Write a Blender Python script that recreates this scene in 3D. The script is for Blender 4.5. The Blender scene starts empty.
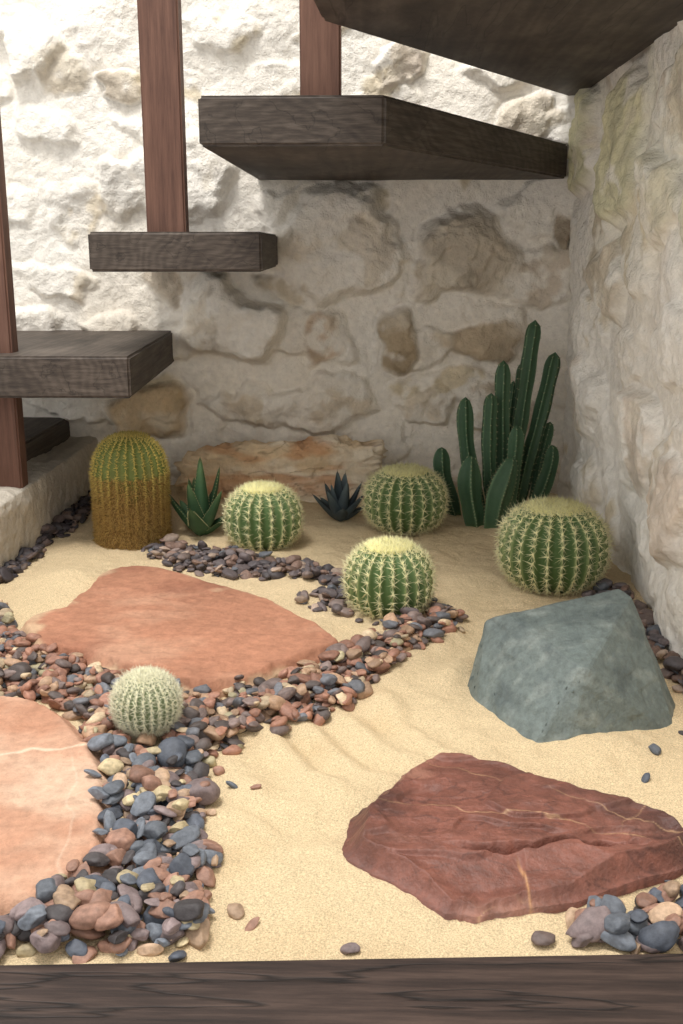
import bpy, bmesh, math, random, time
import numpy as np
from mathutils import Vector, Matrix
random.seed(7); rng=np.random.default_rng(11)
scene=bpy.context.scene
try: scene.view_settings.view_transform='Standard'
except Exception: pass
T0=time.time()
def lin(r,g,b):
    out=[]
    for c in (r,g,b):
        c/=255.
        out.append(c/12.92 if c<=0.04045 else ((c+0.055)/1.055)**2.4)
    return np.array(out)
def L4(r,g,b): return tuple(lin(r,g,b))+(1.,)

# ---------------- numpy noise ----------------
def _h(ix,iy,iz,seed):
    n=(ix*374761393+iy*668265263+iz*2147483647+seed*1274126177)&0xffffffff
    n=((n^(n>>13))*1274126177)&0xffffffff
    n=(n^(n>>16))&0xffffffff
    return n/4294967295.0
def vnoise(x,y,z=0.,seed=0):
    x=np.asarray(x,float);y=np.asarray(y,float)
    ix=np.floor(x).astype(np.int64);iy=np.floor(y).astype(np.int64)
    fx=x-ix;fy=y-iy
    fx=fx*fx*fx*(fx*(fx*6-15)+10);fy=fy*fy*fy*(fy*(fy*6-15)+10)
    if np.ndim(z)==0:
        s=seed+int(round(float(z)*131))
        a=_h(ix,iy,0,s);b=_h(ix+1,iy,0,s);c=_h(ix,iy+1,0,s);d=_h(ix+1,iy+1,0,s)
        return ((a*(1-fx)+b*fx)*(1-fy)+(c*(1-fx)+d*fx)*fy)*2-1
    z=np.asarray(z,float);iz=np.floor(z).astype(np.int64);fz=z-iz;fz=fz*fz*(3-2*fz)
    r=0
    for dx in (0,1):
        for dy in (0,1):
            for dz in (0,1):
                w=(fx if dx else 1-fx)*(fy if dy else 1-fy)*(fz if dz else 1-fz)
                r=r+w*_h(ix+dx,iy+dy,iz+dz,seed)
    return r*2-1
def fbm(x,y,z=0.,o=4,seed=0,gain=.5):
    s=0;a=1.;t=0;x=np.asarray(x,float);y=np.asarray(y,float)
    for i in range(o):
        s=s+a*vnoise(x,y,z,seed+i*17);t+=a;a*=gain
        x,y=(x*1.6-y*1.2)+3.1,(x*1.2+y*1.6)+1.7;z=z*2.03
    return s/t
def ridged(x,y,z=0.,o=4,seed=0):
    s=0;a=1.;t=0;x=np.asarray(x,float);y=np.asarray(y,float)
    for i in range(o):
        s=s+a*(1-np.abs(vnoise(x,y,z,seed+i*17))*2);t+=a;a*=.5
        x,y=(x*1.6-y*1.2)+3.1,(x*1.2+y*1.6)+1.7;z=z*2.03
    return s/t
def sstep(a,b,x):
    t=np.clip((x-a)/(b-a),0,1);return t*t*(3-2*t)

# ---------------- mesh helpers ----------------
def mk(name,V,F,mats,cols=None,midx=None,smooth=True,parent=None):
    me=bpy.data.meshes.new(name)
    V=np.ascontiguousarray(V,dtype=np.float32);F=np.ascontiguousarray(np.asarray(F,dtype=np.int32)) if isinstance(F,np.ndarray) else F
    if isinstance(F,np.ndarray):
        sizes=np.full(len(F),F.shape[1],dtype=np.int32);loops=F.ravel()
    else:
        sizes=np.array([len(f) for f in F],dtype=np.int32);loops=np.array([i for f in F for i in f],dtype=np.int32)
    starts=np.concatenate([[0],np.cumsum(sizes)[:-1]]).astype(np.int32)
    me.vertices.add(len(V));me.vertices.foreach_set('co',V.ravel())
    me.loops.add(len(loops));me.loops.foreach_set('vertex_index',loops.astype(np.int32))
    me.polygons.add(len(sizes));me.polygons.foreach_set('loop_start',starts);me.polygons.foreach_set('loop_total',sizes)
    for m in mats: me.materials.append(m)
    if midx is not None: me.polygons.foreach_set('material_index',np.asarray(midx,dtype=np.int32))
    me.polygons.foreach_set('use_smooth',np.full(len(sizes),smooth))
    me.update(calc_edges=True)
    if cols is not None:
        a=me.color_attributes.new('Col','FLOAT_COLOR','POINT')
        c=np.ones((len(V),4),dtype=np.float32);c[:,:3]=np.asarray(cols)[:,:3]
        a.data.foreach_set('color',c.ravel())
    me.validate()
    o=bpy.data.objects.new(name,me);bpy.context.collection.objects.link(o)
    if parent: o.parent=parent
    return o
def gridfaces(nu,nv,flip=False,wrap=False):
    I=np.arange(nu if wrap else nu-1);J=np.arange(nv-1)
    i,j=np.meshgrid(I,J,indexing='ij');i=i.ravel();j=j.ravel();i2=(i+1)%nu
    F=np.stack([i*nv+j,i2*nv+j,i2*nv+j+1,i*nv+j+1],1)
    return F[:,::-1] if flip else F
class MB:
    def __init__(s): s.v=[];s.f=[];s.c=[];s.m=[];s.n=0
    def add(s,V,F,col,mi=0):
        V=np.asarray(V,float);k=len(V)
        s.v.append(V);col=np.asarray(col,float)
        if col.ndim==1: col=np.tile(col,(k,1))
        s.c.append(col[:,:3])
        F=(np.asarray(F)+s.n).tolist()
        s.f+=F;s.m+=[mi]*len(F);s.n+=k
    def spines(s,P,D,Ln,r,col,mi=1):
        P=np.asarray(P,float);D=np.asarray(D,float);D=D/np.linalg.norm(D,axis=1,keepdims=True)
        k=len(P);Ln=np.broadcast_to(np.asarray(Ln,float),(k,))
        a=np.where(np.abs(D[:,2:3])<.9,np.array([[0,0,1.]]),np.array([[1.,0,0]]))
        A=np.cross(D,a);A/=np.linalg.norm(A,axis=1,keepdims=True);B=np.cross(D,A)
        v=np.empty((k,4,3))
        for q in range(3):
            t=q*2*math.pi/3;v[:,q]=P+(A*math.cos(t)+B*math.sin(t))*r
        v[:,3]=P+D*Ln[:,None]
        base=np.arange(k)*4
        F=np.concatenate([np.stack([base+0,base+1,base+3],1),np.stack([base+1,base+2,base+3],1),np.stack([base+2,base+0,base+3],1)])
        col=np.asarray(col,float)
        if col.ndim==2: col=np.repeat(col,4,axis=0)
        s.add(v.reshape(-1,3),F,col,mi)
    def build(s,name,mats,**k):
        return mk(name,np.concatenate(s.v),s.f,mats,np.concatenate(s.c),s.m,**k)

# ---------------- materials ----------------
def newmat(name):
    m=bpy.data.materials.new(name);m.use_nodes=True;nt=m.node_tree
    return m,nt,nt.nodes['Principled BSDF']
def vmat(name,rough=.8,nscale=40.,var=.25,bscale=200.,bstr=.3,bdist=.002,sp=.3,b2=None,nr=.65):
    m,nt,b=newmat(name);N=nt.nodes;L=nt.links
    at=N.new('ShaderNodeAttribute');at.attribute_name='Col'
    tc=N.new('ShaderNodeTexCoord')
    n1=N.new('ShaderNodeTexNoise');n1.inputs['Scale'].default_value=nscale;n1.inputs['Detail'].default_value=7;n1.inputs['Roughness'].default_value=nr
    L.new(tc.outputs['Object'],n1.inputs['Vector'])
    mr=N.new('ShaderNodeMapRange');mr.inputs[1].default_value=.3;mr.inputs[2].default_value=.7;mr.inputs[3].default_value=1-var;mr.inputs[4].default_value=1+var
    L.new(n1.outputs['Fac'],mr.inputs[0])
    mx=N.new('ShaderNodeVectorMath');mx.operation='SCALE'
    L.new(at.outputs['Color'],mx.inputs[0]);L.new(mr.outputs[0],mx.inputs['Scale'])
    L.new(mx.outputs[0],b.inputs['Base Color'])
    n2=N.new('ShaderNodeTexNoise');n2.inputs['Scale'].default_value=bscale;n2.inputs['Detail'].default_value=5;n2.inputs['Roughness'].default_value=.6
    L.new(tc.outputs['Object'],n2.inputs['Vector'])
    bp=N.new('ShaderNodeBump');bp.inputs['Strength'].default_value=bstr;bp.inputs['Distance'].default_value=bdist
    L.new(n2.outputs['Fac'],bp.inputs['Height'])
    if b2:
        n3=N.new('ShaderNodeTexNoise');n3.inputs['Scale'].default_value=b2[0];n3.inputs['Detail'].default_value=4
        L.new(tc.outputs['Object'],n3.inputs['Vector'])
        bq=N.new('ShaderNodeBump');bq.inputs['Strength'].default_value=b2[1];bq.inputs['Distance'].default_value=b2[2]
        L.new(n3.outputs['Fac'],bq.inputs['Height']);L.new(bq.outputs[0],bp.inputs['Normal'])
    L.new(bp.outputs[0],b.inputs['Normal'])
    b.inputs['Roughness'].default_value=rough
    b.inputs['Specular IOR Level'].default_value=sp
    return m
M_wall=vmat('plaster_stone',.95,70,.10,260,.8,.003,.1,(55,.7,.010))
M_sand=vmat('sand',.98,700,.42,900,.8,.002,.1,(150,.6,.004))
M_slab=vmat('flagstone',.85,70,.22,700,.6,.0015,.25,(60,.7,.006),.75)
M_red=vmat('red_sandstone',.5,70,.36,300,.6,.0018,.45,(40,.6,.006),.72)
M_blue=vmat('slate_rock',.55,130,.30,350,.7,.0015,.45,(80,.5,.003),.75)
M_peb=vmat('pebbles',.58,220,.28,500,.4,.001,.4)
M_cact=vmat('cactus_skin',.6,120,.12,500,.2,.0006,.35)
M_spine=vmat('cactus_spine',.7,200,.1,400,.0,.0005,.3)
def wood(name,c1,c2,c3,axis='Y',center=(0,0,0),rough=.6,ring=.18,crack=0,wscale=22,nsc=(1,1,1)):
    m,nt,b=newmat(name);N=nt.nodes;L=nt.links
    tc=N.new('ShaderNodeTexCoord');mp=N.new('ShaderNodeMapping');L.new(tc.outputs['Object'],mp.inputs[0])
    s={'Y':(1,.06,1),'X':(.06,1,1),'Z':(1,1,.06)}[axis];mp.inputs['Scale'].default_value=s
    mp.inputs['Location'].default_value=center
    mpn=N.new('ShaderNodeMapping');L.new(tc.outputs['Object'],mpn.inputs[0]);mpn.inputs['Scale'].default_value=tuple(a*b_ for a,b_ in zip(s,nsc))
    nd=N.new('ShaderNodeTexNoise');nd.inputs['Scale'].default_value=9;nd.inputs['Detail'].default_value=3;L.new(mp.outputs[0],nd.inputs['Vector'])
    mxv=N.new('ShaderNodeVectorMath');mxv.operation='MULTIPLY_ADD';mxv.inputs[1].default_value=(.08,.08,.08)
    L.new(nd.outputs['Color'],mxv.inputs[0]);L.new(mp.outputs[0],mxv.inputs[2])
    w=N.new('ShaderNodeTexWave');w.wave_type='RINGS';w.rings_direction=axis;w.inputs['Scale'].default_value=wscale;w.inputs['Distortion'].default_value=1.5;w.inputs['Detail'].default_value=4;w.inputs['Detail Scale'].default_value=3
    L.new(mxv.outputs[0],w.inputs['Vector'])
    n=N.new('ShaderNodeTexNoise');n.inputs['Scale'].default_value=150;n.inputs['Detail'].default_value=8;n.inputs['Roughness'].default_value=.7;L.new(mpn.outputs[0],n.inputs['Vector'])
    n4=N.new('ShaderNodeTexNoise');n4.inputs['Scale'].default_value=8;n4.inputs['Detail'].default_value=5;L.new(tc.outputs['Object'],n4.inputs['Vector'])
    mix=N.new('ShaderNodeMath');mix.operation='MULTIPLY_ADD';mix.inputs[1].default_value=ring;L.new(w.outputs['Fac'],mix.inputs[0])
    m2=N.new('ShaderNodeMath');m2.operation='MULTIPLY';m2.inputs[1].default_value=.75-ring;L.new(n.outputs['Fac'],m2.inputs[0]);L.new(m2.outputs[0],mix.inputs[2])
    m3=N.new('ShaderNodeMath');m3.operation='MULTIPLY_ADD';m3.inputs[1].default_value=.25;L.new(n4.outputs['Fac'],m3.inputs[0]);L.new(mix.outputs[0],m3.inputs[2])
    cr=N.new('ShaderNodeValToRGB');e=cr.color_ramp.elements
    e[0].position=.32;e[0].color=c1;e[1].position=.68;e[1].color=c3;x=e.new(.48);x.color=c2
    L.new(m3.outputs[0],cr.inputs[0]);col=cr.outputs[0];hsrc=m3.outputs[0]
    if crack:
        mp2=N.new('ShaderNodeMapping');L.new(tc.outputs['Object'],mp2.inputs[0]);mp2.inputs['Scale'].default_value={'Y':(9,.7,9),'X':(.9,10,10),'Z':(9,9,.7)}[axis]
        n5=N.new('ShaderNodeTexNoise');n5.inputs['Scale'].default_value=2.2;n5.inputs['Detail'].default_value=4;n5.inputs['Roughness'].default_value=.45;L.new(mp2.outputs[0],n5.inputs['Vector'])
        s1=N.new('ShaderNodeMath');s1.operation='SUBTRACT';s1.inputs[1].default_value=.5;L.new(n5.outputs['Fac'],s1.inputs[0])
        s2=N.new('ShaderNodeMath');s2.operation='ABSOLUTE';L.new(s1.outputs[0],s2.inputs[0])
        s3=N.new('ShaderNodeMapRange');s3.inputs[1].default_value=.0;s3.inputs[2].default_value=.010;s3.inputs[3].default_value=crack;s3.inputs[4].default_value=1;L.new(s2.outputs[0],s3.inputs[0])
        vm=N.new('ShaderNodeVectorMath');vm.operation='SCALE';L.new(col,vm.inputs[0]);L.new(s3.outputs[0],vm.inputs['Scale']);col=vm.outputs[0]
        mm=N.new('ShaderNodeMath');mm.operation='ADD';L.new(hsrc,mm.inputs[0]);L.new(s3.outputs[0],mm.inputs[1]);hsrc=mm.outputs[0]
    L.new(col,b.inputs['Base Color'])
    bp=N.new('ShaderNodeBump');bp.inputs['Strength'].default_value=.35;bp.inputs['Distance'].default_value=.0015
    L.new(hsrc,bp.inputs['Height']);L.new(bp.outputs[0],b.inputs['Normal'])
    b.inputs['Roughness'].default_value=rough;b.inputs['Specular IOR Level'].default_value=.3
    return m
M_tread=wood('dark_tread_wood',L4(44,38,34),L4(70,61,54),L4(102,92,83),'Y',(.1,0,-.45),ring=.06,nsc=(.16,1,1.4),crack=.6)
M_post=wood('red_brown_post_wood',L4(74,50,41),L4(98,69,57),L4(120,88,73),'Z',ring=.06)
M_board=wood('weathered_board_wood',L4(26,20,18),L4(54,42,37),L4(84,68,60),'X',(0,.0,.05),ring=.08,crack=.25)

# ---------------- walls ----------------
def wallgrid(name,kind,const,u0,u1,v0,v1,res,stones,seed,extra,tintf,extra_h=None):
    nu=int((u1-u0)/res)+1;nv=int((v1-v0)/res)+1
    uu=np.linspace(u0,u1,nu);vv=np.linspace(v0,v1,nv)
    U,V=np.meshgrid(uu,vv,indexing='ij')
    wu=U+.05*fbm(U*7,V*7,1.,3,seed+70);wvv=V+.05*fbm(U*7,V*7,2.,3,seed+71)
    h=.018*fbm(U*4,V*4,0,3,seed)+.010*fbm(wu*10,wvv*10,0,3,seed+5)+.0026*ridged(wu*18,wvv*18,0,3,seed+9)+.0018*fbm(U*60,V*60,0,3,seed+13)
    wx=U+.024*fbm(U*11,V*11,2.,3,seed+1)+.008*fbm(U*40,V*40,1.,3,seed+3);wv=V+.022*fbm(U*11,V*11,7.,3,seed+2)+.008*fbm(U*40,V*40,5.,3,seed+4)
    col=np.empty(U.shape+(3,));base=lin(240,235,226)
    col[:]=base
    warm=sstep(-.1,.5,fbm(U*6,V*6,3.,5,seed+20))
    col=col*(1-.25*warm[...,None])+lin(216,204,184)*(.25*warm[...,None])
    hs=np.zeros_like(h)
    fine=fbm(U*38,V*38,4.,4,seed+55)
    for stn in list(extra)+list(stones):
        cx,cz,hw,hh,rot,pr,ex,c=stn
        R=1.3*math.hypot(hw,hh)+.03
        i0=max(0,int((cx-R-u0)/res));i1=min(nu,int((cx+R-u0)/res)+1);j0=max(0,int((cz-R-v0)/res));j1=min(nv,int((cz+R-v0)/res)+1)
        if i1<=i0 or j1<=j0: continue
        sl=(slice(i0,i1),slice(j0,j1));u=U[sl];v=V[sl]
        dx=wx[sl]-cx;dz=wv[sl]-cz;ca,sa=math.cos(rot),math.sin(rot)
        a=(dx*ca+dz*sa)/hw;b=(-dx*sa+dz*ca)/hh
        sd=int(abs(cx*997+cz*331)*10)%1000
        an=np.arctan2(b,a)
        d=(np.abs(a)**2.6+np.abs(b)**2.6)**(1/2.6)*(1+.10*np.cos(3*an+sd)+.07*np.cos(5*an+sd*2))
        m=1-sstep(.78,1.06,d)
        t1,t2=(random.random()-.5)*.7,(random.random()-.5)*.7
        q=2.*fbm(u*16,v*16,sd*.21,3,sd+90);stp=np.floor(q)+sstep(.75,1,q-np.floor(q))
        fac=(ridged(u*14,v*14,sd*.37,3,sd)*.004+stp*.005+fbm(u*34,v*34,sd*.1,3,sd)*.0025)
        hs[sl]=hs[sl]*(1-m)+m*(1.1*pr*(1-.25*d*d)*(1+t1*a+t2*b)+fac*(.3+1.2*ex))
        hs[sl]-=np.exp(-((d-1.08)/.07)**2)*.005*min(1,ex*1.5+.05)
        if ex>0:
            w=sstep(.62-ex*.8,.74-ex*.8,.5+.45*fbm(u*12,v*12,sd*.2,4,sd+40)+.12*fine[sl])
            mm=(m*w)[...,None]
            cc=lin(*c)*(1+.32*fbm(u*16,v*16,sd*.3,5,sd+3))[...,None]
            cc=cc*(1-.22*sstep(.1,.5,fbm(u*30,v*12,1,4,sd+8)))[...,None]
            ww=(sstep(.0,.5,fbm(u*14,v*14,3.,5,sd+60))*.65)[...,None]
            cc=cc*(1-ww)+lin(230,221,204)*ww
            col[sl]=col[sl]*(1-mm)+cc*mm
    h=h+hs
    if extra_h is not None: h=h+extra_h(U,V)
    col=tintf(U,V,col)
    if kind=='back': P=np.stack([U,const-h,V],-1)
    else: P=np.stack([const-h,U,V],-1)
    return mk(name,P.reshape(-1,3),gridfaces(nu,nv,flip=(kind!='back')),[M_wall],np.clip(col,0,1).reshape(-1,3))
def bx(x0,z0,x1,z1): return (x0+x1)/2,(z0+z1)/2,abs(x1-x0)/2,abs(z1-z0)/2
def extras(u0,u1,v0,v1,sz,seed,exm=.20,prm=.020):
    r=random.Random(seed);out=[];v=v0
    while v<v1:
        hh=sz*(.35+r.random()*.35);u=u0+r.random()*sz
        while u<u1:
            hw=sz*(.5+r.random()*.6);g=r.randint(-12,10)
            out.append((u+hw,v+hh+r.uniform(-.02,.02),hw*.9*r.uniform(.7,1),hh*.9*r.uniform(.6,1),(r.random()-.5)*.8,.004+prm*r.random(),0 if r.random()<.45 else .08+exm*r.random(),(216+g,204+g,184+g+r.randint(-6,6))))
            u+=hw*2
        v+=hh*2
    return out
S=[]
def st(x0,z0,x1,z1,rot,pr,ex,c): S.append(bx(x0,z0,x1,z1)[:4]+(rot,pr,ex,c))
st(-.391,.422,-.182,.272,-.35,.060,.10,(230,221,206))
st(-.197,.605,.041,.393,.35,.048,.14,(218,209,195))
st(-.07,.56,.06,.42,.5,.042,.16,(214,205,191))
st(.085,.552,.291,.393,.05,.040,.60,(198,187,170))
st(.017,.373,.098,.249,.05,.022,.60,(182,165,140))
st(-.140,.373,-.063,.263,-.25,.020,.36,(208,188,166))
st(.152,.350,.306,.274,.1,.024,.34,(196,180,157))
st(-.544,.220,-.372,.106,.1,.044,.66,(208,186,154))
st(.064,.222,.178,.140,.0,.022,.20,(220,209,192))
st(-.296,.221,.003,.129,.0,.026,.20,(220,208,190))
st(.228,.769,.366,.687,.2,.020,.36,(214,203,186))
st(-.519,.843,-.455,.771,.2,.020,.36,(200,188,171))
st(-.707,.915,-.599,.808,.2,.034,.22,(217,210,198))
st(-.45,.70,-.26,.56,.2,.038,.12,(225,218,205))
st(-.55,.66,-.44,.55,-.2,.030,.18,(217,208,194))
st(-.012,.877,.113,.805,.3,.022,.36,(202,189,174))
st(.343,.557,.395,.490,0,.014,.6,(182,168,149))
st(.20,.24,.33,.12,0,.020,.20,(212,199,181))
def tint_b(U,V,c):
    w=np.clip(sstep(.62,.15,V)*(.38+.5*fbm(U*6,V*6,4.,4,77)),0,1)[...,None]
    return c*(1-w)+c*np.array([.96,.88,.77])*w
wallgrid('wall_back','back',2.165,-1.35,.50,-.06,1.30,.0032,S,3,extras(-1.4,.5,0,1.3,.13,5,.16),tint_b,lambda U,V:.03*sstep(.33,.42,U))
S=[]
st(1.95,.78,2.12,.58,0,.03,.45,(216,211,176))
st(1.62,.75,1.80,.52,.2,.03,.35,(218,213,184))
st(1.66,.50,1.85,.38,.2,.024,.30,(214,202,184))
st(1.40,.62,1.56,.50,.1,.024,.30,(220,213,193))
st(1.22,.24,1.38,.10,.1,.026,.42,(214,200,184))
st(1.45,.30,1.62,.14,.1,.022,.18,(220,208,193))
st(1.80,.30,1.98,.16,.1,.022,.18,(220,208,193))
st(1.20,.62,1.34,.45,.0,.024,.35,(210,206,186))
def tint_r(U,V,c):
    w=(sstep(.30,.75,V)*sstep(-.35,.35,fbm(U*5,V*5,9.,4,91)))[...,None]
    c=c*(1-.45*w)+c*np.array([.95,.96,.79])*.45*w
    w2=(sstep(.1,.5,fbm(U*4,V*4,2.,4,55))*.2)[...,None]
    return c*(1-w2)+c*np.array([1.,.90,.80])*w2
wallgrid('wall_right','right',.400,.45,2.2,-.06,1.30,.0034,S,41,extras(.4,2.2,0,1.3,.15,9,.06,.012),tint_r)

# left kerb wall
nu=430;nv=90
U,T=np.meshgrid(np.linspace(.9,2.2,nu),np.linspace(0,1,nv),indexing='ij')
s=T*.36
X=np.where(s<.16,-.568,-.568-(s-.16));Z=np.where(s<.16,-.05+s,.11+0*s)
rr=np.clip(1-np.abs(s-.16)/.02,0,1);X=X-rr*.004;Z=Z-rr*.004
h=.008*fbm(U*8,s*8,0,4,60)+.003*fbm(U*40,s*40,0,3,61)
X=X+np.where(s<.16,h,0);Z=Z+np.where(s>=.16,h,0)
c=lin(194,185,171)*(1+.14*fbm(U*10,s*10,0,4,62))[...,None]
mk('wall_left',np.stack([X,U,Z],-1).reshape(-1,3),gridfaces(nu,nv),[M_wall],c.reshape(-1,3))

# ---------------- sand ----------------
TERRA=[(-.458,1.298),(-.425,1.361),(-.413,1.437),(-.406,1.507),(-.37,1.552),(-.312,1.534),(-.234,1.478),(-.151,1.418),(-.091,1.342),(-.037,1.252),(-.04,1.219),(-.081,1.18),(-.122,1.132),(-.173,1.105),(-.226,1.109),(-.278,1.136),(-.353,1.195),(-.407,1.209),(-.439,1.249)]
PEACH=[(-.50,1.08),(-.418,1.072),(-.382,1.068),(-.328,1.040),(-.285,.985),(-.253,.925),(-.230,.862),(-.214,.785),(-.218,.735),(-.235,.700),(-.262,.676),(-.30,.664),(-.40,.66),(-.55,.75),(-.58,.95)]
RED=[(-.021,.793),(-.013,.838),(.008,.872),(.031,.912),(.062,.950),(.100,.948),(.147,.922),(.190,.890),(.230,.864),(.265,.843),(.285,.805),(.272,.78),(.221,.752),(.168,.724),(.119,.710),(.080,.701),(.057,.709),(.027,.740),(-.005,.764)]
def inpoly(x,y,P):
    x=np.asarray(x);y=np.asarray(y);r=np.zeros(x.shape,bool);n=len(P)
    for i in range(n):
        x1,y1=P[i];x2,y2=P[(i+1)%n]
        if y1==y2: continue
        c=((y1>y)!=(y2>y))&(x<(x2-x1)*(y-y1)/(y2-y1)+x1);r^=c
    return r
def sandh(x,y):
    h=.007*fbm(x*5,y*5,0,3,100)+.0042*fbm(x*18,y*18,0,3,101)+.0018*fbm(x*60,y*60,0,2,104)
    w=np.exp(-((x+.03)/.12)**2-((y-.98)/.14)**2)*(.4+.6*sstep(-.3,.3,fbm(x*7,y*7,0,2,107)))
    h=h+w*.0055*np.sin((y*.7+x)*100+5*fbm(x*7,y*7,0,3,102))
    w=np.exp(-((x-.09)/.16)**2-((y-1.3)/.25)**2);h=h+w*.0032*np.sin((x-.3*y)*80+5*fbm(x*6,y*6,0,2,103))
    for cx,cy,a,s in [(-.46,1.52,.018,.07),(-.10,1.50,.008,.06),(.11,1.18,.010,.04),(.24,1.0,.008,.05),(-.02,.9,.008,.04),(.33,.88,.012,.05),(.1,2.05,.02,.12),(-.2,2.05,.015,.1),(-.45,1.95,.02,.1),(-.06,.83,-.006,.03),(.03,1.08,.006,.03)]:
        h=h+a*np.exp(-((x-cx)**2+(y-cy)**2)/s**2)
    yb=.652+.0525*x
    return h-.001-.03*sstep(yb-.004,yb-.03,y)
res=.0035
xs=np.arange(-.60,.43,res);ys=np.arange(.55,2.22,res)
U,V=np.meshgrid(xs,ys,indexing='ij');h=sandh(U,V)
c=lin(217,195,158)*(1+.07*fbm(U*6,V*6,0,4,110))[...,None]
w=sstep(.15,.6,fbm(U*9,V*9,0,4,112))[...,None]*.22
c=c*(1-w)+lin(200,168,126)*w
mk('sand_ground',np.stack([U,V,h],-1).reshape(-1,3),gridfaces(len(xs),len(ys)),[M_sand],c.reshape(-1,3))

# ---------------- slabs ----------------
def smooth_outline(P,n):
    P=np.array(P);k=len(P);out=[]
    for q in range(n):
        t=q/n*k;i=int(t);f=t-i
        p0,p1,p2,p3=P[(i-1)%k],P[i%k],P[(i+1)%k],P[(i+2)%k]
        out.append(.5*((2*p1)+(-p0+p2)*f+(2*p0-5*p1+4*p2-p3)*f*f+(-p0+3*p1-3*p2+p3)*f**3))
    return np.array(out)
def slab(name,P,center,hf,colf,mat,n=240,m=60,edge=.004,seed=0):
    O=smooth_outline(P,n);c=np.array(center)
    d=O-c;a=np.arange(n)/n*2*math.pi
    wob=1+edge/np.linalg.norm(d,axis=1)*fbm(np.cos(a)*6,np.sin(a)*6,0,4,seed)*2
    d=d*wob[:,None]
    r=np.linspace(0.001,1,m)**.8
    X=c[0]+d[:,None,0]*r;Y=c[1]+d[:,None,1]*r
    Rr=np.broadcast_to(r,X.shape)
    D=(1-Rr)*np.linalg.norm(d,axis=1)[:,None]
    Z=hf(X,Y,D)
    cols=colf(X,Y,D)
    V=np.stack([X,Y,Z],-1)
    sk=V[:,-1:,:].copy();sk[...,2]=-.03;V=np.concatenate([V,sk],1);cols=np.concatenate([cols,cols[:,-1:]],1)
    return mk(name,V.reshape(-1,3),gridfaces(n,m+1,wrap=True,flip=True),[mat],np.clip(cols,0,1).reshape(-1,3))
def mixc(a,b,w): return a*(1-w[...,None])+b*w[...,None]
def tcol(X,Y,D):
    c=np.broadcast_to(lin(172,122,97),X.shape+(3,))*(1+.16*fbm(X*9,Y*9,0,6,200))[...,None]
    c=mixc(c,lin(194,152,126),sstep(.0,.5,fbm(X*7+3,Y*10,0,6,201))*.6)
    c=mixc(c,lin(146,98,78),sstep(.05,.5,fbm(X*8,Y*13+5,0,6,202))*.6)
    v=np.abs(fbm(X*5,Y*9,0,5,207));c=mixc(c,lin(140,94,77),(1-sstep(0,.02,v))*.4)
    sd=sstep(.15,.5,fbm(X*14,Y*14,0,6,206)+.9*np.exp(-D/.012)-.38)
    return mixc(c,lin(210,188,154),sd*.55)
slab('terracotta_flagstone',TERRA,(-.24,1.31),lambda X,Y,D:.006+.013*sstep(0,.012,D)+.003*fbm(X*8,Y*8,0,4,203)+.0014*ridged(X*20,Y*34,0,4,204),tcol,M_slab,n=360,m=110,seed=5)
def pcol(X,Y,D):
    c=np.broadcast_to(lin(194,153,128),X.shape+(3,))*(1+.12*fbm(X*9,Y*9,0,6,210))[...,None]
    c=mixc(c,lin(208,180,156),sstep(.0,.5,fbm(X*8,Y*8,0,6,211))*.7)
    c=mixc(c,lin(174,122,95),sstep(.05,.5,fbm(X*9,Y*9+5,0,6,212))*.6)
    v=np.abs((Y-.93)-.35*(X+.33)+.012*fbm(X*20,Y*20,0,4,213))
    c=mixc(c,lin(226,206,182),(1-sstep(.0,.004,v))*.75)
    v=np.abs((X+.27)+.3*(Y-.85)+.02*fbm(X*14,Y*14,0,3,214));c=mixc(c,lin(222,202,180),(1-sstep(.0,.0025,v))*.3*sstep(.95,.88,Y))
    return c
slab('peach_flagstone',PEACH,(-.38,.87),lambda X,Y,D:.006+.014*sstep(0,.018,D)+.003*fbm(X*7,Y*7,0,4,215)+.0016*fbm(X*32,Y*32,0,4,216),pcol,M_slab,n=360,m=110,seed=8)
def rh(X,Y,D):
    rl=.758+.06*X+.014*fbm(X*12,Y*4,0,3,220)
    s=Y-rl
    top=.028+.005*fbm(X*9,Y*9,0,3,221)-.050*np.clip(s,0,1)
    front=.028+.36*np.clip(s,-1,0)
    base=np.minimum(top,front)
    q=2.4*fbm(X*6-Y*6,Y*11+X*3,0,3,223);stp=np.floor(q)+sstep(.86,1,q-np.floor(q))
    h=np.minimum(base+.0045*stp*sstep(.0,.03,D)+.0016*ridged(X*20,Y*40,0,4,222),.004+.032*sstep(0,.035,D)+D*.1)
    h=np.maximum(h,.004+.004*sstep(0,.01,D))
    crack=np.abs((Y-.775)-.10*(X-.12)+.014*fbm(X*22,1.+0*X,0,4,224))
    h=h-.012*(1-sstep(0,.006,crack))*sstep(.06,.10,X)*sstep(.25,.20,X)
    return h
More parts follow.
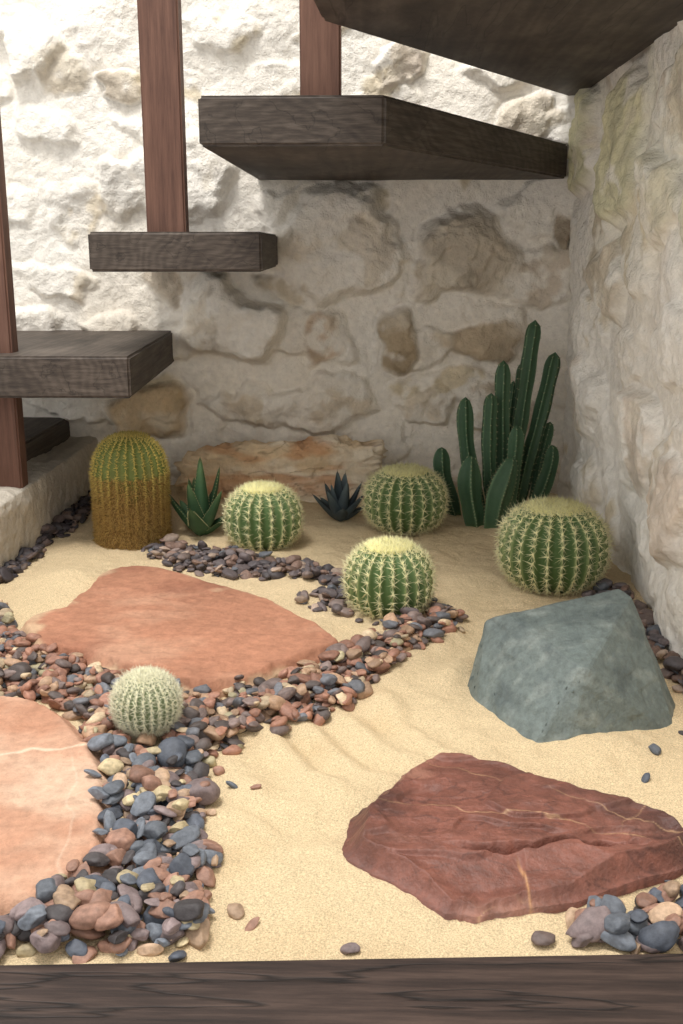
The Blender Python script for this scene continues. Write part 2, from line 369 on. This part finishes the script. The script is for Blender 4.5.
def rcol(X,Y,D):
    c=np.broadcast_to(lin(116,73,61),X.shape+(3,))*(1+.42*fbm(X*14,Y*14,0,6,230))[...,None]
    c=mixc(c,lin(150,107,90),sstep(.0,.5,fbm(X*9,Y*20,0,6,231))*.75)
    c=mixc(c,lin(74,47,42),sstep(.0,.45,fbm(X*10,Y*17+5,0,6,232))*.75)
    for (a,b,k,wd,st_) in [(.05,.74,-.15,.0025,.7),(.10,.83,-.25,.0014,.6),(.2,.84,-.6,.0012,.6),(.05,.87,.2,.0012,.5),(.18,.78,.8,.0010,.5)]:
        v=np.abs((Y-b)-k*(X-a)+.018*fbm(X*18,Y*18,0,5,int(b*1000)))
        c=mixc(c,lin(190,154,118),(1-sstep(0,wd,v))*st_*sstep(-.1,.3,fbm(X*12,Y*12,0,2,int(a*100)+9)))
    v=np.abs(fbm(X*8,Y*14,0,5,235));c=mixc(c,lin(62,38,35),(1-sstep(0,.02,v))*.5)
    v=np.abs((X-.123)+.15*(Y-.75)+.006*fbm(X*20,Y*20,0,4,233));c=mixc(c,lin(190,142,98),(1-sstep(0,.0020,v))*sstep(.765,.745,Y)*.7)
    return c
slab('red_sandstone_rock',RED,(.125,.81),rh,rcol,M_red,n=480,m=150,seed=12,edge=.0025)

def hullrock(name,pts,mat,colf,amp=.001,bev=.0014):
    bm=bmesh.new()
    for p in pts: bm.verts.new(p)
    bmesh.ops.convex_hull(bm,input=bm.verts)
    for v in [v for v in bm.verts if not v.link_faces]: bm.verts.remove(v)
    bmesh.ops.dissolve_limit(bm,angle_limit=.08,verts=bm.verts,edges=bm.edges)
    bmesh.ops.bevel(bm,geom=bm.edges[:],offset=bev,segments=1,affect='EDGES')
    bmesh.ops.triangulate(bm,faces=bm.faces)
    for it in range(7):
        es=[e for e in bm.edges if e.calc_length()>.004]
        if not es: break
        bmesh.ops.subdivide_edges(bm,edges=es,cuts=1)
        bmesh.ops.triangulate(bm,faces=bm.faces)
    bm.normal_update()
    co=np.array([v.co[:] for v in bm.verts]);no=np.array([v.normal[:] for v in bm.verts])
    x,y,z=co.T
    q=1.6*fbm(x*13+z*9,y*13,z*17,2,305);stp=np.floor(q)+sstep(.80,1,q-np.floor(q))
    d=amp*(1.2*stp+.9*ridged(x*34+y*10,y*34,z*50,3,301)+.5*fbm(x*90,y*90,z*90,2,302))
    co=co+no*d[:,None]
    F=np.array([[v.index for v in f.verts] for f in bm.faces])
    bm.free()
    return mk(name,co,F,[mat],colf(co,no),smooth=False)
def bcol(co,no):
    x,y,z=co.T
    c=np.broadcast_to(lin(102,112,109),co.shape)*(1+.16*fbm(x*22,y*22,z*22,5,310))[:,None]
    c=mixc(c,lin(142,149,143),sstep(0,.5,fbm(x*26,y*70,z*50,5,311))*.45)
    c=mixc(c,lin(64,74,76),sstep(.05,.5,fbm(x*40,y*26,z*40,5,312))*.45)
    return np.clip(c,0,1)
hullrock('blue_green_boulder',[(.110,1.135,-.02),(.118,1.07,-.02),(.160,.985,-.02),(.200,.985,-.02),(.338,1.045,-.02),(.356,1.10,-.02),(.310,1.215,-.02),(.128,1.200,-.02),
 (.138,1.168,.074),(.160,1.150,.086),(.292,1.165,.114),(.302,1.150,.110),(.232,1.032,.070),(.222,1.034,.071)],M_blue,bcol)

def blob(name,c,s,mat,col,seed,p=3.5,amp=.10,nu=260,nv=130):
    th=np.linspace(0,2*math.pi,nu,endpoint=False);ph=np.linspace(-math.pi/2,math.pi/2,nv)
    T,P=np.meshgrid(th,ph,indexing='ij')
    x=np.cos(P)*np.cos(T);y=np.cos(P)*np.sin(T);z=np.sin(P)
    n=(np.abs(x)**p+np.abs(y)**p+np.abs(z)**p)**(1/p);x,y,z=x/n,y/n,z/n
    X,Y,Z=x*s[0],y*s[1],z*s[2]
    q=3*fbm(X*9+seed,Z*18,Y*9,3,seed+5);stp=np.floor(q)+sstep(.85,1,q-np.floor(q))
    d=1+amp*fbm(X*8+seed,Y*9,Z*9,3,seed)+.6*amp*ridged(X*22,Y*22,Z*45,4,seed+1)+.10*stp
    V=np.stack([c[0]+X*(.3+.7*d),c[1]+Y*d,c[2]+Z*d],-1)
    return mk(name,V.reshape(-1,3),gridfaces(nu,nv,wrap=True),[mat],col(V[...,0],V[...,1],V[...,2]).reshape(-1,3))
def scol(X,Y,Z):
    c=np.broadcast_to(lin(224,198,162),X.shape+(3,))*(1+.28*fbm(X*14,Z*22,0,6,320))[...,None]
    c=mixc(c,lin(240,226,204),sstep(0,.4,fbm(X*8,Z*20,0,6,321))*.8)
    c=mixc(c,lin(204,148,104),sstep(.05,.4,fbm(X*9,Z*26,0,6,322))*.7)
    v=np.abs(fbm(X*6,Z*14,0,5,324));c=mixc(c,lin(136,104,80),(1-sstep(0,.025,v))*.6)
    return np.clip(c,0,1)
blob('sandstone_block',(-.163,2.070,.054),(.200,.042,.074),M_wall,scol,31,p=3.2,amp=.20)

# ---------------- stairs ----------------
stair=bpy.data.objects.new('floating_staircase',None);bpy.context.collection.objects.link(stair)
def prism(name,P,z0,z1,mat,bev=.004,parent=stair):
    bm=bmesh.new();a=[bm.verts.new((x,y,z0)) for x,y in P];b=[bm.verts.new((x,y,z1)) for x,y in P];n=len(P)
    bm.faces.new(a[::-1]);bm.faces.new(b)
    for i in range(n): bm.faces.new((a[i],a[(i+1)%n],b[(i+1)%n],b[i]))
    bmesh.ops.recalc_face_normals(bm,faces=bm.faces)
    bmesh.ops.bevel(bm,geom=bm.edges[:],offset=bev,segments=3,affect='EDGES')
    me=bpy.data.meshes.new(name);bm.to_mesh(me);bm.free();me.materials.append(mat)
    o=bpy.data.objects.new(name,me);bpy.context.collection.objects.link(o);o.parent=parent
    return o
prism('tread_1',[(-.062,1.442),(.377,2.15),(.40,2.15),(.40,1.05),(-.085,1.05)],.775,.835,M_tread)
prism('tread_2',[(-.222,1.43),(.018,1.43),(.376,2.12),(.376,2.2),(-.222,2.2)],.624,.686,M_tread)
prism('tread_3',[(-.440,1.68),(-.168,1.68),(-.183,2.2),(-.440,2.2)],.459,.520,M_tread)
prism('tread_4',[(-.85,1.64),(-.375,1.64),(-.402,2.2),(-.85,2.2)],.265,.331,M_tread)
prism('tread_5',[(-1.0,1.35),(-.628,1.35),(-.628,2.2),(-1.0,2.2)],.092,.150,M_tread)
prism('post_1',[(-.353,1.71),(-.291,1.71),(-.291,1.745),(-.353,1.745)],.515,1.6,M_post,.003)
prism('post_2',[(-.095,1.50),(-.040,1.50),(-.040,1.535),(-.095,1.535)],.68,1.6,M_post,.003)
prism('post_3',[(-.622,1.69),(-.576,1.69),(-.576,1.725),(-.622,1.725)],.10,1.6,M_post,.003)

bd=prism('wooden_edging_board',[(-.8,.610),(.8,.694),(.8,.40),(-.8,.40)],-.06,.006,M_board,.004,None)

# ---------------- pebbles ----------------
def ico(k):
    bm=bmesh.new();bmesh.ops.create_icosphere(bm,subdivisions=k,radius=1);a=np.array([v.co[:] for v in bm.verts]);b=np.array([[v.index for v in f.verts] for f in bm.faces]);bm.free();return a,b
IV,IF=ico(4);IV2,IF2=ico(3)
gx0,gy0,gr=-.75,.5,.003;GX=np.arange(gx0,.5,gr);GY=np.arange(gy0,2.25,gr)
gU,gV=np.meshgrid(GX,GY,indexing='ij');HG=sandh(gU,gV);HS=HG.copy()
HG[inpoly(gU,gV,TERRA)]=.017;HG[inpoly(gU,gV,PEACH)]=.021
CACT=[(-.180,1.745,.062),(.066,1.835,.07),(.030,1.415,.062),(.278,1.525,.078),(-.412,1.765,.067),(-.228,.998,.024)]
PV=[];PF=[];PC=[];pn=0
PAL={'mix':[((146,106,88),4),((120,104,99),3),((100,101,106),2.4),((164,134,109),2.8),((186,165,136),1.6),((80,71,68),2.8),((150,110,93),2.4),((160,150,120),.7)],
'blue':[((142,108,92),3.2),((102,107,115),3),((82,87,97),2.4),((122,107,106),3),((170,143,118),2.2),((180,164,130),1.),((70,65,66),2.2),((152,116,99),2.2)],
'dark':[((66,59,61),4),((90,76,72),2),((52,48,52),4),((112,94,84),1.4)],
'mauve':[((100,90,90),4),((126,110,104),2.5),((80,74,76),3.4),((160,140,125),1.6),((122,99,88),2.6),((94,97,103),1.2)]}
def pickc(k):
    L=PAL[k];t=sum(w for _,w in L);r=random.random()*t
    for c,w in L:
        r-=w
        if r<=0: return lin(*c)*(.7+.6*random.random())
    return lin(*L[0][0])
def pebble(x,y,size,k,maxh,sand=.0):
    global pn
    if inpoly(np.array(x),np.array(y),RED): return
    for cx,cy,cr in CACT:
        if (x-cx)**2+(y-cy)**2<cr*cr: return
    if y-size<.652+.0525*x: return
    a=size*(.85+.65*random.random());b=a*(.5+.4*random.random());c=b*(.42+.38*random.random())
    i0=int((x-gx0)/gr);j0=int((y-gy0)/gr);rr=math.sqrt(a*b);n=int(rr/gr)+1
    if i0-n<0 or j0-n<0 or i0+n+1>=len(GX) or j0+n+1>=len(GY): return
    sub=HG[i0-n:i0+n+1,j0-n:j0+n+1];dd=((gU[i0-n:i0+n+1,j0-n:j0+n+1]-x)**2+(gV[i0-n:i0+n+1,j0-n:j0+n+1]-y)**2)/rr**2
    ins=dd<1
    z0=sub[dd<.6].mean() if (dd<.6).any() else sub[n,n]
    if z0-HS[i0,j0]>maxh: return
    zc=z0+c*.65
    sub[ins]=np.maximum(sub[ins],zc+c*np.sqrt(np.clip(1-dd[ins],0,1))*.8)
    bv,bf=(IV,IF) if y<.85 else (IV2,IF2)
    sd=random.random()*100
    v=bv.copy()
    for q in range(7):
        d=rng.normal(size=3);d/=np.linalg.norm(d);off=.60+.30*random.random()
        p=v@d;ex=np.clip(p-off,0,None);v=v-d*(ex*.85)[:,None]
    f=1.3
    nz=fbm(bv[:,0]*f+sd,bv[:,1]*f+.3*sd,bv[:,2]*f+.01,2,int(sd))
    v=v*(1+.14*nz)[:,None]*1.12
    v=v*np.array([a,b,c])
    R=Matrix.Rotation(random.random()*6.283,3,'Z')@Matrix.Rotation(random.gauss(0,.30),3,'X')@Matrix.Rotation(random.gauss(0,.30),3,'Y')
    v=v@np.array(R).T+np.array([x,y,zc])
    PV.append(v);PF.append(bf+pn);pn+=len(v)
    col=pickc(k);w=.16*nz+.12*np.sin(bv@np.array([2.,3.,5.])*2+sd)*(random.random()<.3)
    PC.append(col*(1+w)[:,None])
def fillpoly(P,size,k,dens,maxh,jit=.006,big=.04):
    P=np.array(P);A=.5*abs(np.dot(P[:,0],np.roll(P[:,1],1))-np.dot(P[:,1],np.roll(P[:,0],1)))
    n=int(A/(math.pi*size*size*.75)*dens);lo=P.min(0);hi=P.max(0)
    m=n*6;X=rng.uniform(lo[0],hi[0],m);Y=rng.uniform(lo[1],hi[1],m)
    ok=inpoly(X+rng.normal(0,jit,m),Y+rng.normal(0,jit,m),[tuple(p) for p in P])
    X=X[ok][:n];Y=Y[ok][:n]
    for x,y in zip(X,Y):
        sz=size*(.55+.7*random.random()**1.2) if random.random()>big else size*1.4
        pebble(x,y,sz,k,maxh)
def flush():
    global PV,PF,PC,pn
    mk('river_pebbles',np.concatenate(PV),np.concatenate(PF),[M_peb],np.clip(np.concatenate(PC),0,1))
    PV=[];PF=[];PC=[];pn=0
P1=[(-.575,2.13),(-.525,2.10),(-.525,1.96),(-.53,1.82),(-.553,1.72),(-.545,1.527),(-.575,1.5),(-.58,1.7)]
P2a=[(-.527,1.412),(-.47,1.30),(-.436,1.242),(-.348,1.179),(-.275,1.122),(-.172,1.097),(-.08,1.156),(-.028,1.236),(.031,1.345),(.091,1.44),(.135,1.388),(.12,1.33),(.054,1.238),(.015,1.159),(-.019,1.088),(-.072,1.036),(-.133,1.003),(-.152,.955),(-.20,.93),(-.26,.95),(-.291,1.006),(-.328,1.062),(-.382,1.092),(-.5,1.10),(-.56,1.25)]
P2b=[(-.152,.955),(-.157,.895),(-.130,.794),(-.130,.75),(-.120,.655),(-.263,.640),(-.34,.640),(-.32,.665),(-.269,.668),(-.235,.701),(-.218,.741),(-.216,.791),(-.234,.874),(-.267,.952)]
P3=[(-.385,1.735),(-.286,1.712),(-.194,1.655),(-.075,1.57),(-.035,1.54),(-.05,1.49),(-.118,1.52),(-.212,1.55),(-.293,1.580),(-.357,1.655)]
P4=[(.287,1.455),(.334,1.50),(.385,1.51),(.385,1.335),(.385,1.06),(.380,1.03),(.368,1.12),(.350,1.262),(.335,1.38)]
P5=[(.155,.706),(.183,.717),(.229,.740),(.263,.764),(.33,.79),(.36,.69),(.231,.672),(.162,.670)]
fillpoly(P1,.0088,'dark',2.,.018);flush()
fillpoly(P2a,.0079,'mix',2.7,.018);flush()
fillpoly(P2b,.0084,'blue',2.8,.020)
for x,y in [(-.126,.895),(-.103,.887),(-.101,.708),(-.126,.723),(-.086,.693),(-.011,.668)]: pebble(x,y,.0050+random.random()*.0015,'blue',.02)
flush()
fillpoly(P3,.0080,'mauve',2.2,.014);flush()
fillpoly([(-.11,1.45),(.0,1.53),(.06,1.5),(.11,1.42),(.06,1.34),(-.01,1.36)],.008,'mauve',1.2,.012);flush()
fillpoly(P4,.0088,'mauve',2.3,.018)
for x,y in [(.269,.925),(.292,.979),(.336,1.034)]: pebble(x,y,.0055+random.random()*.002,'blue',.02)
flush()
fillpoly(P5,.0082,'blue',2.2,.014);pebble(.132,.680,.006,'mix',.02);flush()
print('pebbles',time.time()-T0)

# ---------------- cacti ----------------
def barrel(name,x,y,z,R,H,ribs,body,edge,spc,crown,nar=13,slen=.16,nsp=8,depth=.16,crr=.50,ncr=1800,p=2.35,spr=.0006,sd=1,pad=.0020):
    rn=np.random.default_rng(sd);mb=MB()
    nu=ribs*10;nv=50
    th=np.arange(nu)/nu*2*math.pi;ph=np.linspace(-.42*math.pi,.5*math.pi,nv)
    def surf(T,P,ripple=True):
        cp=np.maximum(np.cos(P),0)**(2/p);sp=np.sign(np.sin(P))*np.abs(np.sin(P))**(2/p)
        q=np.abs(np.sin(ribs*T/2))
        fade=sstep(.0,.35,np.cos(P))
        r=R*cp*(1-depth*(q**.8)*fade) if ripple else R*cp
        zz=H*.5+H*.5*sp
        dip=.04*H*np.exp(-(cp/.2)**2)
        return np.stack([r*np.cos(T),r*np.sin(T),zz-dip],-1)
    T,P=np.meshgrid(th,ph,indexing='ij')
    V=surf(T,P);q=np.abs(np.sin(ribs*T/2))
    c=mixc(np.broadcast_to(edge,V.shape),body*.85,sstep(.0,.40,q))
    c=mixc(c,crown,(1-sstep(.12,.50,np.cos(P)))*(P>0)*.9)
    mb.add(V.reshape(-1,3),gridfaces(nu,nv,wrap=True,flip=False),c.reshape(-1,3),0)
    Ps=[];Ds=[];Ls=[];Cs=[];Pp=[];Pd=[]
    phs=np.linspace(-.33*math.pi,.44*math.pi,nar)
    for k in range(ribs):
        t=k*2*math.pi/ribs
        for j,pp in enumerate(phs):
            pp=pp+rn.normal(0,.012)
            p0=surf(np.array(t),np.array(pp));p1=surf(np.array(t),np.array(pp+.03))
            tan=p1-p0;tan/=np.linalg.norm(tan)+1e-9
            side=np.array([-math.sin(t),math.cos(t),0]);nrm=np.cross(side,tan)
            if np.dot(nrm,np.array([math.cos(t),math.sin(t),.3]))<0:nrm=-nrm
            Pp.append(p0-nrm*.0006);Pd.append(nrm)
            up=max(0,math.sin(pp))
            for s in range(nsp):
                a=s/nsp*2*math.pi+rn.normal(0,.3);o=.35+.7*rn.random() if s else 1.6
                d=nrm*o+(tan*math.sin(a)+side*math.cos(a))*(1 if s else .15)
                Ps.append(p0);Ds.append(d);Ls.append(R*slen*(.7+.6*rn.random()));Cs.append((spc*(1-.5*up**2)+crown*.5*up**2)*(.8+.4*rn.random()))
    for i in range(ncr):
        a=rn.random()*2*math.pi;rr=crr*math.sqrt(rn.random());pp=math.acos(min(1,rr**(p/2)))
        p0=surf(np.array(a),np.array(pp),False)
        d=np.array([math.cos(a)*rr*1.3,math.sin(a)*rr*1.3,1.])+rn.normal(0,.35,3)
        Ps.append(p0-np.array([0,0,.002]));Ds.append(d);Ls.append(R*slen*.8*(.6+.6*rn.random()));Cs.append(crown*(.85+.3*rn.random()))
    mb.spines(Ps,Ds,Ls,spr,np.clip(np.array(Cs),0,1),1)
    mb.spines(Pp,Pd,.0025,pad,np.clip(spc*1.0,0,1),1)
    o=mb.build(name,[M_cact,M_spine]);o.location=(x,y,z)
    return o
G1=lin(92,118,70);G1e=lin(158,170,116);SP=lin(236,230,184);CR=lin(246,238,172)
zs=lambda x,y: float(sandh(np.array(x),np.array(y)))
kw=dict(spr=.00062,slen=.20,nsp=11)
barrel('golden_barrel_cactus',-.180,1.745,zs(-.18,1.745)-.006,.065,.110,20,G1,G1e,SP,CR,sd=1,**kw)
barrel('golden_barrel_cactus',.066,1.835,zs(.066,1.835)-.006,.073,.114,22,G1,G1e,SP,CR,sd=2,**kw)
barrel('golden_barrel_cactus',.030,1.415,zs(.03,1.415)-.006,.062,.104,21,G1,G1e,SP,CR,sd=3,**kw)
kw['slen']=.165
barrel('golden_barrel_cactus',.278,1.525,zs(.278,1.525)-.006,.081,.132,24,G1,G1e,SP,CR,nar=16,sd=4,**kw)
barrel('silver_ball_cactus',-.228,.998,.010,.034,.063,26,lin(120,134,94),lin(180,186,148),lin(240,236,208),lin(222,218,182),nar=17,slen=.24,nsp=12,depth=.08,crr=.3,ncr=300,p=2.1,spr=.00045,sd=5,pad=.0011)

def column(name,x,y,z,R,H):
    mb=MB();rn=np.random.default_rng(9);ribs=26;nu=ribs*6;nv=70
    th=np.arange(nu)/nu*2*math.pi;s=np.linspace(0,1,nv)
    def prof(s):
        zz=np.where(s<.65,s/.65*(H-.06),(H-.06)+.06*np.sin(np.clip((s-.65)/.35,0,1)*math.pi/2))
        r=np.where(s<.65,R*(1.00-.03*np.sin(s/.65*3.)),R*.97*np.maximum(np.cos(np.clip((s-.65)/.35,0,1)*math.pi/2),0)**.8)
        return r,zz
    T,Sg=np.meshgrid(th,s,indexing='ij');r,zz=prof(Sg)
    rr=r*(1-.07*np.abs(np.sin(ribs*T/2)))
    V=np.stack([rr*np.cos(T),rr*np.sin(T),zz],-1)
    gold=lin(134,104,54);gr=lin(104,116,58)
    w=sstep(.35,.70,Sg+.12*fbm(T*2,Sg*3,0,2,3))
    mb.add(V.reshape(-1,3),gridfaces(nu,nv,wrap=True),mixc(np.broadcast_to(gold*.85,V.shape),gr,w).reshape(-1,3),0)
    Ps=[];Ds=[];Ls=[];Cs=[]
    for k in range(ribs):
        t=k*2*math.pi/ribs
        for sv in np.linspace(.2,.985,40):
            r,zz=prof(np.array(sv));p0=np.array([r*math.cos(t),r*math.sin(t),zz]);up=sstep(.6,1,sv)
            for q in range(9):
                d=np.array([math.cos(t)*(1-up*.6),math.sin(t)*(1-up*.6),up])+rn.normal(0,.55,3)
                Ps.append(p0);Ds.append(d);Ls.append(.008*(.6+.7*rn.random()));Cs.append(mixc(lin(184,150,84),lin(216,194,110),np.array(sstep(.3,.6,sv)))*(.7+.5*rn.random()))
    for i in range(11000):
        t=rn.random()*2*math.pi;sv=rn.random()*.62;r,zz=prof(np.array(sv))
        d=np.array([math.cos(t),math.sin(t),-.5])*.7+rn.normal(0,.5,3)
        Ps.append([r*math.cos(t)*.98,r*math.sin(t)*.98,zz]);Ds.append(d);Ls.append(.008*(.6+.8*rn.random()))
        Cs.append(mixc(lin(198,166,98),lin(136,100,56),np.array(rn.random()**1.4)))
    mb.spines(Ps,Ds,Ls,.0006,np.clip(np.array(Cs),0,1),1)
    o=mb.build(name,[M_cact,M_spine]);o.location=(x,y,z);return o
column('golden_column_cactus',-.412,1.765,zs(-.41,1.76)-.005,.064,.190)

def cluster(name,specs):
    mb=MB();rn=np.random.default_rng(4)
    for (x0,y0,x1,y1,z1,r,bend,rb) in specs:
        ns=46;nr=rb*8
        b=np.array([x0,y0,-.01]);t=np.array([x1,y1,z1]);c=np.array([x0+(x1-x0)*bend,y0+(y1-y0)*bend,z1*.35])
        s=np.linspace(0,1,ns)
        C=((1-s)**2)[:,None]*b+(2*s*(1-s))[:,None]*c+(s**2)[:,None]*t
        ph=rn.random()*6
        C[:,0]+=.005*np.sin(s*5+ph)*s;C[:,1]+=.005*np.cos(s*4+ph)*s
        D=np.gradient(C,axis=0);D/=np.linalg.norm(D,axis=1,keepdims=True)
        A=np.cross(D,[0,1,0]);A/=np.linalg.norm(A,axis=1,keepdims=True);B=np.cross(D,A)
        ln=z1+.01;ds=(1-s)*ln
        pr=np.sqrt(np.clip(1-(1-np.clip(ds/(r*1.8),0,1))**2,0,1));bs=.72+.28*sstep(0,.35,s)
        R=r*pr*bs*(1+.06*np.sin(s*ln*80+rn.random()*6))
        a=np.arange(nr)/nr*2*math.pi+.6*rn.random()
        rr=(1-.30*np.abs(np.sin(rb*np.arange(nr)/nr*math.pi))**.9)
        V=C[None]+(A[None]*np.cos(a)[:,None,None]+B[None]*np.sin(a)[:,None,None])*(R[None,:]*rr[:,None])[...,None]
        q=np.abs(np.sin(rb*np.arange(nr)/nr*math.pi))[:,None]+0*s[None]
        g=lin(62,90,64)*(.8+.35*rn.random())
        col=mixc(np.broadcast_to(lin(98,124,92),V.shape),g,sstep(0,.35,q))
        col=mixc(col,lin(104,120,70),(1-sstep(.0,.22,s))[None,:]*.6+0*q)
        mb.add(V.reshape(-1,3),gridfaces(nr,ns,wrap=True),col.reshape(-1,3),0)
        Ps=[];Ds=[];Ls=[]
        for k in range(rb):
            i=k*8
            for j in range(4,ns-1,2):
                p=V[i,j];d0=p-C[j];d0/=np.linalg.norm(d0)+1e-9
                for u in range(4):
                    Ps.append(p-d0*.0005);Ds.append(d0+rn.normal(0,.6,3));Ls.append(.0035*(.6+.8*rn.random()))
        mb.spines(Ps,Ds,Ls,.00045,lin(190,186,150),1)
    return mb.build(name,[M_cact,M_spine])
cluster('columnar_cactus_cluster',[
 (.268,1.97,.312,1.985,.366,.0155,.1,6),(.290,1.98,.350,1.99,.306,.0155,.2,6),(.250,1.95,.252,1.955,.294,.0150,.3,6),
 (.218,1.95,.180,1.95,.226,.0165,.8,6),(.236,1.93,.222,1.93,.236,.0145,.6,6),(.226,1.86,.254,1.86,.130,.024,.2,5),
 (.199,1.87,.184,1.87,.130,.022,.9,5),(.170,1.93,.138,1.93,.135,.017,.9,5),(.276,2.0,.290,2.0,.286,.012,.3,6),
 (.305,1.95,.345,1.96,.135,.016,.8,5),(.262,1.91,.268,1.91,.18,.015,.5,5),(.32,2.0,.345,2.01,.17,.013,.5,6),(.26,1.99,.272,2.0,.25,.012,.5,6)])

def agave(name,x,y,n,L,w,colA,colB,el0,el1,teeth,sd):
    mb=MB();rn=np.random.default_rng(sd)
    for i in range(n):
        f=i/(n-1);az=i*2.399+rn.normal(0,.1);el=el0+(el1-el0)*f;ln=L*(.7+.35*rn.random())*(.75+.35*f)
        ns=22;nc=7;s=np.linspace(0,1,ns);u=np.linspace(-1,1,nc)
        wid=w*np.clip(np.minimum((s+.25)/.45,1)*(1-s)**.65*1.15,0,1)+.0004
        e=el+.25*(s-.3)*(1 if f>.3 else .8)
        dr=np.cos(e);dz=np.sin(e)
        rad=np.cumsum(dr)*ln/ns;hz=np.cumsum(dz)*ln/ns
        dirx=np.array([math.cos(az),math.sin(az),0]);sd_=np.array([-math.sin(az),math.cos(az),0])
        Cn=dirx*(rad+.004)[:,None]+np.array([0,0,1])*hz[:,None]
        nrm=-dirx*np.sin(e)[:,None]+np.array([0,0,1])*np.cos(e)[:,None]
        top=[];bot=[]
        for j in range(ns):
            for uu in u:
                top.append(Cn[j]+sd_*uu*wid[j]+nrm[j]*uu*uu*wid[j]*.45)
            for uu in u[::-1]:
                bot.append(Cn[j]+sd_*uu*wid[j]*.98+nrm[j]*(uu*uu*wid[j]*.45-wid[j]*.28*(1-uu*uu)-.0004))
        Tn=np.array(top).reshape(ns,nc,3);Bn=np.array(bot).reshape(ns,nc,3)
        V=np.concatenate([Tn,Bn],1).transpose(1,0,2)
        c=mixc(np.broadcast_to(colA*(.85+.3*rn.random()),V.shape),colB,np.broadcast_to(sstep(.6,1,s)*.6,V.shape[:2]))
        mb.add(V.reshape(-1,3),gridfaces(2*nc,ns,wrap=True),np.clip(c,0,1).reshape(-1,3),0)
        if teeth:
            Ps=[];Ds=[]
            for j in range(2,ns-2):
                for k,sg in ((0,-1),(nc-1,1)):
                    Ps.append(Tn[j,k]);Ds.append(sd_*sg+dirx*.5)
            mb.spines(Ps,Ds,.0028,.0007,lin(190,180,130),1)
        mb.spines([Cn[-2]],[Cn[-1]-Cn[-2]],.010,.0007,lin(110,80,50),1)
    o=mb.build(name,[M_cact,M_spine]);o.location=(x,y,zs(x,y));return o
agave('green_agave',-.298,1.80,12,.138,.017,lin(54,84,56),lin(96,120,78),.60,1.5,True,3)
agave('blue_agave',-.052,1.895,15,.082,.015,lin(66,78,84),lin(100,112,112),.50,1.45,False,6)

# ---------------- light ----------------
w=bpy.data.worlds.new('World');scene.world=w;w.use_nodes=True
bg=w.node_tree.nodes['Background'];bg.inputs[0].default_value=(1,.985,.955,1);bg.inputs[1].default_value=1.28
def area(name,loc,target,size,power,col=(1,1,1)):
    l=bpy.data.lights.new(name,'AREA');l.shape='RECTANGLE';l.size=size[0];l.size_y=size[1];l.energy=power;l.color=col
    o=bpy.data.objects.new(name,l);bpy.context.collection.objects.link(o);o.location=loc
    o.rotation_euler=(Vector(target)-Vector(loc)).to_track_quat('-Z','Y').to_euler();return o
area('skylight',(-.65,.90,2.75),(0,1.6,.3),(.75,.65),66,(1,.975,.94))

cam=bpy.data.cameras.new('camera');cam.sensor_fit='VERTICAL';cam.sensor_height=36;cam.lens=36*1050/1024
co=bpy.data.objects.new('camera',cam);bpy.context.collection.objects.link(co)
co.location=(0,0,.5);co.rotation_euler=(math.pi/2-math.atan(267/1050),0,math.radians(1.5))
cam.clip_start=.02
scene.camera=co
print('done',time.time()-T0)
